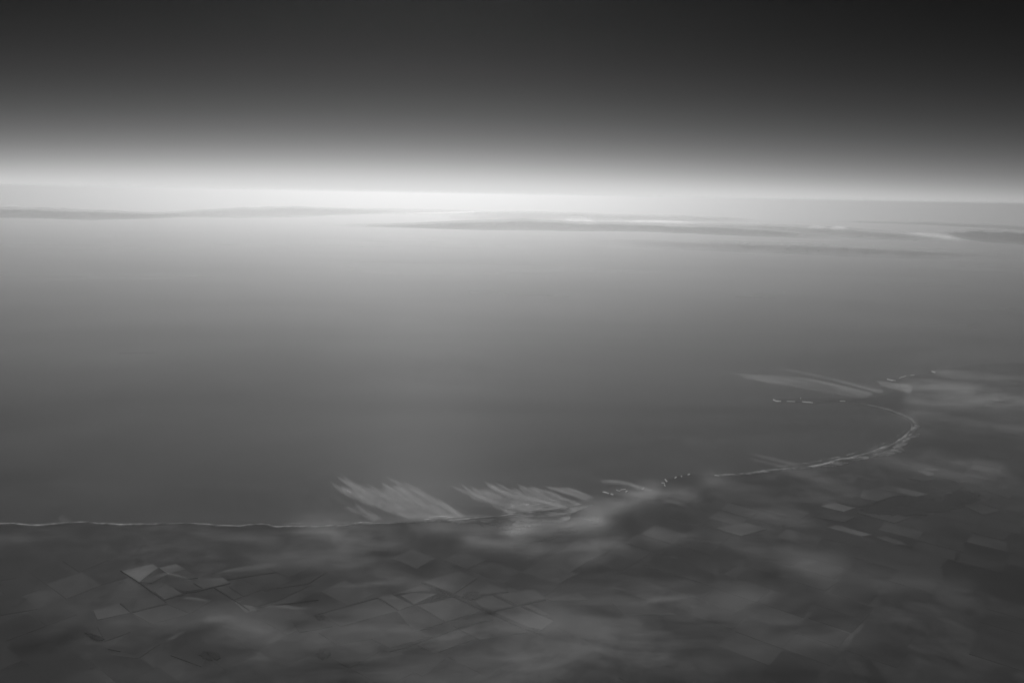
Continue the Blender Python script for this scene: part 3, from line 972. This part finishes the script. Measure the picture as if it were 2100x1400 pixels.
wisp(r3((140, 905), (290, 890), (420, 880), (640, 845)), 14, 28, 'pale wisp with a sharp upper edge low in the centre right', 0.9)
wisp(r3((300, 395), (420, 420), (560, 470)), 12, 29, 'wisp trailing inland from the bright land behind the cove', 1.0)
wisp(r2((1690, 570), (1740, 600), (1760, 640)), 18, 30, 'short hooked wisp inland of the curved beach end', 0.9)
wisp(r1((820, 655), (640, 690), (480, 760), (380, 800)), 10, 31, 'very faint wisp over the dark ground at far left', 0.6)
wisp(r3((560, 720), (640, 760), (700, 800)), 14, 32, 'faint wisp at the right edge of the dark central paddocks', 0.7)
wisp(r4((1560, 215), (1700, 230), (1850, 250)), 5, 33, 'level wisp over the far dark headland at upper right', 1.0)
wisp(r4((1470, 270), (1650, 290), (1900, 330)), 12, 34, 'broad pale wisp over the land behind the far bay', 1.0, 260)
wisp(r4((1560, 745), (1680, 780), (1800, 800)), 6, 35, 'faint wisp above the small far right paddocks', 0.7)
wisp(r1((0, 500), (130, 470), (280, 440)), 14, 36, 'faint wisp along the far left shore', 0.6)

# a thin veil over the land, denser where the photo shows it
STROKES = [  # x0, y0, x1, y1, half-width px, density
    (1200, 1048, 1330, 1012, 18, 1.1), (1330, 1012, 1420, 1016, 14, .5), (1040, 1092, 1215, 1070, 20, 1.1), (860, 1085, 1050, 1095, 16, .45),
    (960, 1112, 1090, 1132, 18, .55), (1110, 1135, 1250, 1120, 18, .45), (650, 1095, 770, 1125, 30, .6), (690, 1125, 705, 1165, 24, .5),
    (590, 1150, 740, 1160, 20, .5), (540, 1160, 680, 1140, 24, .35), (500, 1290, 640, 1320, 40, .35), (600, 1330, 1100, 1285, 70, .4), (850, 1390, 1250, 1310, 80, .45),
    (1250, 1340, 1500, 1250, 70, .3), (1080, 1270, 1400, 1225, 40, .3), (1490, 1115, 1700, 1175, 34, .3), (1586, 1135, 1670, 1175, 24, .25),
    (1340, 1105, 1430, 1122, 16, .35), (1470, 990, 1640, 1030, 18, .4), (1640, 1030, 1740, 1010, 18, .35), (1640, 968, 1760, 1012, 14, .3),
    (1800, 815, 1860, 800, 12, 1.0), (1850, 792, 1980, 802, 14, .8), (1880, 812, 2120, 835, 18, .65), (1930, 770, 2090, 786, 8, .5), (1880, 850, 2120, 885, 18, .35),
    (1900, 935, 2040, 965, 12, .3), (1790, 930, 2000, 990, 14, .25), (250, 1290, 560, 1260, 34, .22), (100, 1250, 240, 1290, 30, .1),
    (420, 1100, 560, 1110, 14, .3), (0, 1110, 100, 1100, 12, .25), (200, 1390, 500, 1390, 40, .08), (1200, 1150, 1230, 1060, 22, .35), (760, 1180, 870, 1215, 18, .3),
    (1400, 1330, 1700, 1280, 60, .22), (1700, 1180, 1950, 1210, 40, .15), (1550, 1060, 1650, 1070, 16, .25),
]
rr = np.geomspace(4600, 38000, 200)
aa = np.radians(np.linspace(-44, 46, 320))
RR, AA = np.meshgrid(rr, aa, indexing='ij')
X, Y = RR * np.sin(AA), RR * np.cos(AA)
VEIL_ALT = 640.0
Z = VEIL_ALT + drop(X, Y)
qx, qy = to_px(np.stack([X, Y, Z], -1))
wx = (fbm(X / 2600, Y / 2600, 4) - 0.5) * 46
wy = (fbm(X / 2600 + 31, Y / 2600 + 7, 4) - 0.5) * 30
qx2, qy2 = qx + wx, qy + wy
D = np.zeros_like(X)
for x0, y0, x1, y1, hw, d in STROKES:
    ax, ay = x1 - x0, y1 - y0
    tt = np.clip(((qx2 - x0) * ax + (qy2 - y0) * ay) / (ax * ax + ay * ay), 0, 1)
    dx, dy = qx2 - x0 - tt * ax, qy2 - y0 - tt * ay
    D = np.maximum(D, d * np.exp(-(dx * dx * 0.35 + dy * dy) / (hw * hw) * 1.1)) + 0.15 * d * np.exp(-(dx * dx * 0.35 + dy * dy) / (hw * hw) * 1.1)
# over open sea there is none
over_land = inside(ring, X, Y).astype(float)
k = np.hanning(9)
k /= k.sum()
for ax_ in (0, 1):
    over_land = np.apply_along_axis(lambda s: np.convolve(np.pad(s, 4, mode='edge'), k, 'valid'), ax_, over_land)
base = 0.06 * sm(0.5, 0.9, over_land)
D = D * sm(0.0, 0.25, over_land) + base
D[0] = D[-1] = 0
D[:, 0] = D[:, -1] = 0
relief = 40 * fbm(X / 1800, Y / 1800, 3)
top = np.stack([X, Y, Z + 20 + relief], -1).reshape(-1, 3)
bot = np.stack([X, Y, Z], -1).reshape(-1, 3)
F0 = np.array(grid_faces(len(rr), len(aa)))
Df = D.ravel()
keep = Df[F0].max(1) > 0.012
F0 = F0[keep]
used = np.unique(F0)
mp_ = -np.ones(len(Df), int)
mp_[used] = np.arange(len(used))
F0 = mp_[F0]
nU = len(used)
V = np.vstack([top[used], bot[used]])
make('cloud_veil', V, np.vstack([F0, F0[:, ::-1] + nU]), M_VEIL, attrs={'dens': np.r_[Df[used], Df[used]]}, kind='stuff',
     label='thin veil of drifting low cloud over the dark farmland')

# ------------------------------------------------------------------ cloud banks along the horizon
GB = 'flat cloud banks along the horizon'


def bank(cols, dist, depth, seed, label, mat=None, n=150, rough=0.13, solid=0.8, fade=0.14, group=GB):
    """cols: photo-pixel x, top y, bottom y of the bank's near side; dist and depth in metres. A closed lumpy lens."""
    depth = depth * 0.22
    C = np.array(cols, float)
    x = np.linspace(C[0, 0], C[-1, 0], n)
    yt = spline(np.c_[C[:, 0], C[:, 1]], n)[:, 1]
    yb = spline(np.c_[C[:, 0], C[:, 2]], n)[:, 1]
    m_ = 18
    V = np.zeros((n, m_, 3))
    FL = np.zeros((n, m_, 3))
    Dn = np.zeros((n, m_))
    for i in range(n):
        e = math.sin(math.pi * min(1, max(0, (i + 0.5) / n))) ** 0.55
        dirs = ray(np.array([x[i], x[i]]), np.array([yt[i], yb[i]]))
        hd = np.hypot(dirs[:, 0], dirs[:, 1])
        ht = H + dist * dirs[0, 2] / hd[0]
        hb = H + dist * dirs[1, 2] / hd[1]
        ux, uy = dirs[0, 0] / hd[0], dirs[0, 1] / hd[0]
        zc, hz = (ht + hb) / 2, max(30.0, (ht - hb) / 2)
        for j in range(m_):
            a = 2 * math.pi * j / m_
            f1 = float(fbm(np.array(i / n * 26.0 + seed), np.array(math.sin(a) * 1.5 + seed * 2.3), 4))
            up = math.sin(a)
            k_ = 1 + rough * (f1 - 0.5) * (2.4 if up > 0 else 1.2)
            r_ = dist + depth / 2 + depth / 2 * math.cos(a) * (0.25 + 0.75 * e) * k_
            r_ = r_ - hz * 1.2 * up * (0.5 - 0.5 * math.cos(a)) * 1.0
            V[i, j] = (ux * r_, uy * r_, zc + hz * np.sign(up) * abs(up) ** 0.6 * k_ * (0.2 + 0.8 * e))
            FL[i, j] = (i / n * (C[-1, 0] - C[0, 0]) / 60.0 + seed * 3.1, math.cos(a) * 1.2, math.sin(a) * 0.9 + seed)
            end = sm(0, fade, np.array(i / (n - 1))) * sm(0, fade, np.array(1 - i / (n - 1)))
            Dn[i, j] = solid * float(end) * (0.35 + 0.65 * float(sm(-1.0, -0.15, np.array(up)))) * (0.5 + 0.5 * float(sm(0, 0.5, np.array(1.02 - up))))
    F = []
    for i in range(n - 1):
        for j in range(m_):
            a, b = i * m_ + j, i * m_ + (j + 1) % m_
            F.append((a, a + m_, b + m_, b))
    F.append(tuple(range(m_)))
    F.append(tuple((n - 1) * m_ + j for j in reversed(range(m_))))
    make('cloud_bank', V.reshape(-1, 3), F, mat or M_BANK, attrs={'flow': FL.reshape(-1, 3), 'dens': Dn.ravel()}, label=label, category='cloud', group=group)


bank([(-260, 426, 447), (0, 426, 450), (100, 428, 452), (180, 431, 455), (280, 435, 454), (420, 439, 449)], 70000, 30000, 1, 'dark flat cloud bank at the left end of the horizon', solid=1.0, fade=0.2)
bank([(180, 440, 446), (340, 435, 448), (450, 429, 449), (560, 424, 449), (660, 425, 446), (860, 433, 440)], 84000, 30000, 2, 'grey lens shaped cloud bank second from the left on the horizon', solid=0.75, fade=0.25)
bank([(520, 424, 436), (720, 427, 440), (880, 429, 442), (1060, 432, 444)], 110000, 20000, 3, 'faint thin cloud streak above the gap left of centre', solid=0.5, fade=0.3)
bank([(640, 463, 467), (820, 459, 471), (980, 452, 476), (1100, 451, 476), (1180, 456, 477), (1280, 458, 478), (1400, 462, 482), (1500, 464, 488), (1620, 472, 494), (1760, 484, 502)], 56000, 22000, 4, 'long dark cloud bank low at the centre of the horizon', solid=0.95, fade=0.2)
bank([(880, 438, 456), (1000, 432, 458), (1120, 434, 456), (1260, 440, 454), (1400, 443, 456), (1600, 450, 462)], 88000, 34000, 5, 'pale upper cloud bank behind the dark central one', solid=0.6, fade=0.25)
bank([(1145, 446, 452), (1175, 444, 460), (1205, 446, 465), (1240, 457, 464)], 72000, 9000, 6, 'small bright sunlit cloud puff right of centre', M_BANK_PALE, n=50, solid=0.9, fade=0.3)
bank([(1340, 456, 474), (1520, 460, 478), (1680, 466, 486), (1820, 474, 498), (1990, 486, 506)], 64000, 26000, 7, 'broad pale cloud bank on the right half of the horizon', solid=0.6, fade=0.25)
bank([(1180, 490, 508), (1400, 494, 518), (1650, 502, 526), (1850, 510, 536), (2120, 522, 544)], 40000, 14000, 8, 'soft low grey cloud layer nearest the camera at right', solid=0.4, fade=0.35)
bank([(1700, 452, 457), (1880, 455, 462), (2000, 459, 468), (2140, 465, 475), (2300, 470, 480)], 95000, 18000, 9, 'thin straight cloud streak above the right end of the horizon', solid=0.8, fade=0.2)
bank([(1900, 476, 484), (2000, 470, 498), (2120, 474, 506), (2300, 480, 510)], 60000, 16000, 10, 'dark cloud bank at the right end of the horizon', solid=0.9, fade=0.25)
bank([(1650, 465, 470), (1675, 462, 471), (1700, 465, 470)], 66000, 3000, 11, 'left one of two tiny bright cloud heads right of centre', M_BANK_PALE, n=30, solid=0.9, fade=0.3)
bank([(1697, 466, 471), (1718, 463, 471), (1740, 466, 471)], 66000, 3000, 12, 'right one of two tiny bright cloud heads right of centre', M_BANK_PALE, n=30, solid=0.9, fade=0.3)
bank([(-60, 421, 425), (0, 419, 425), (30, 419, 425), (60, 422, 426)], 120000, 8000, 13, 'tiny bright cloud strip above the dark bank at far left', M_BANK_PALE, n=40, solid=0.9, fade=0.3)
bank([(800, 438, 441), (860, 435, 441), (920, 433, 440), (1010, 430, 437)], 66000, 3000, 15, 'thin bright cloud top left above the dark central bank', M_BANK_PALE, n=60, solid=0.5, fade=0.3)
bank([(1260, 452, 456), (1340, 451, 457), (1440, 455, 460)], 60000, 3000, 16, 'thin bright cloud top right of the sunlit puff', M_BANK_PALE, n=60, solid=0.5, fade=0.3)
bank([(1840, 476, 480), (1920, 478, 490), (1985, 486, 502)], 58000, 6000, 14, 'pale wedge of cloud just left of the dark right end bank', M_BANK_PALE, n=50, solid=0.35, fade=0.3)

# ------------------------------------------------------------------ haze: the air itself, one closed box
hb, ht_, hw_ = drop(420000, 0) - 60, H + 70, 423000
V = [(x, y, z) for z in (hb, ht_) for y in (-hw_, hw_) for x in (-hw_, hw_)]
F = [(0, 2, 3, 1), (4, 5, 7, 6), (0, 1, 5, 4), (2, 6, 7, 3), (0, 4, 6, 2), (1, 3, 7, 5)]
m, t, out = mat_new('haze_air')
pv = N(t, 'ShaderNodeVolumePrincipled')
pv.inputs['Color'].default_value = (HAZE_ALBEDO,) * 3 + (1,)
pv.inputs['Density'].default_value = HAZE_DENSITY
pv.inputs['Anisotropy'].default_value = HAZE_ANISO
t.links.new(pv.outputs[0], out.inputs['Volume'])
make('haze', V, F, m, smooth=False, centre=False, kind='stuff', label='pale even haze filling the air')
bpy.data.objects.remove(surf)
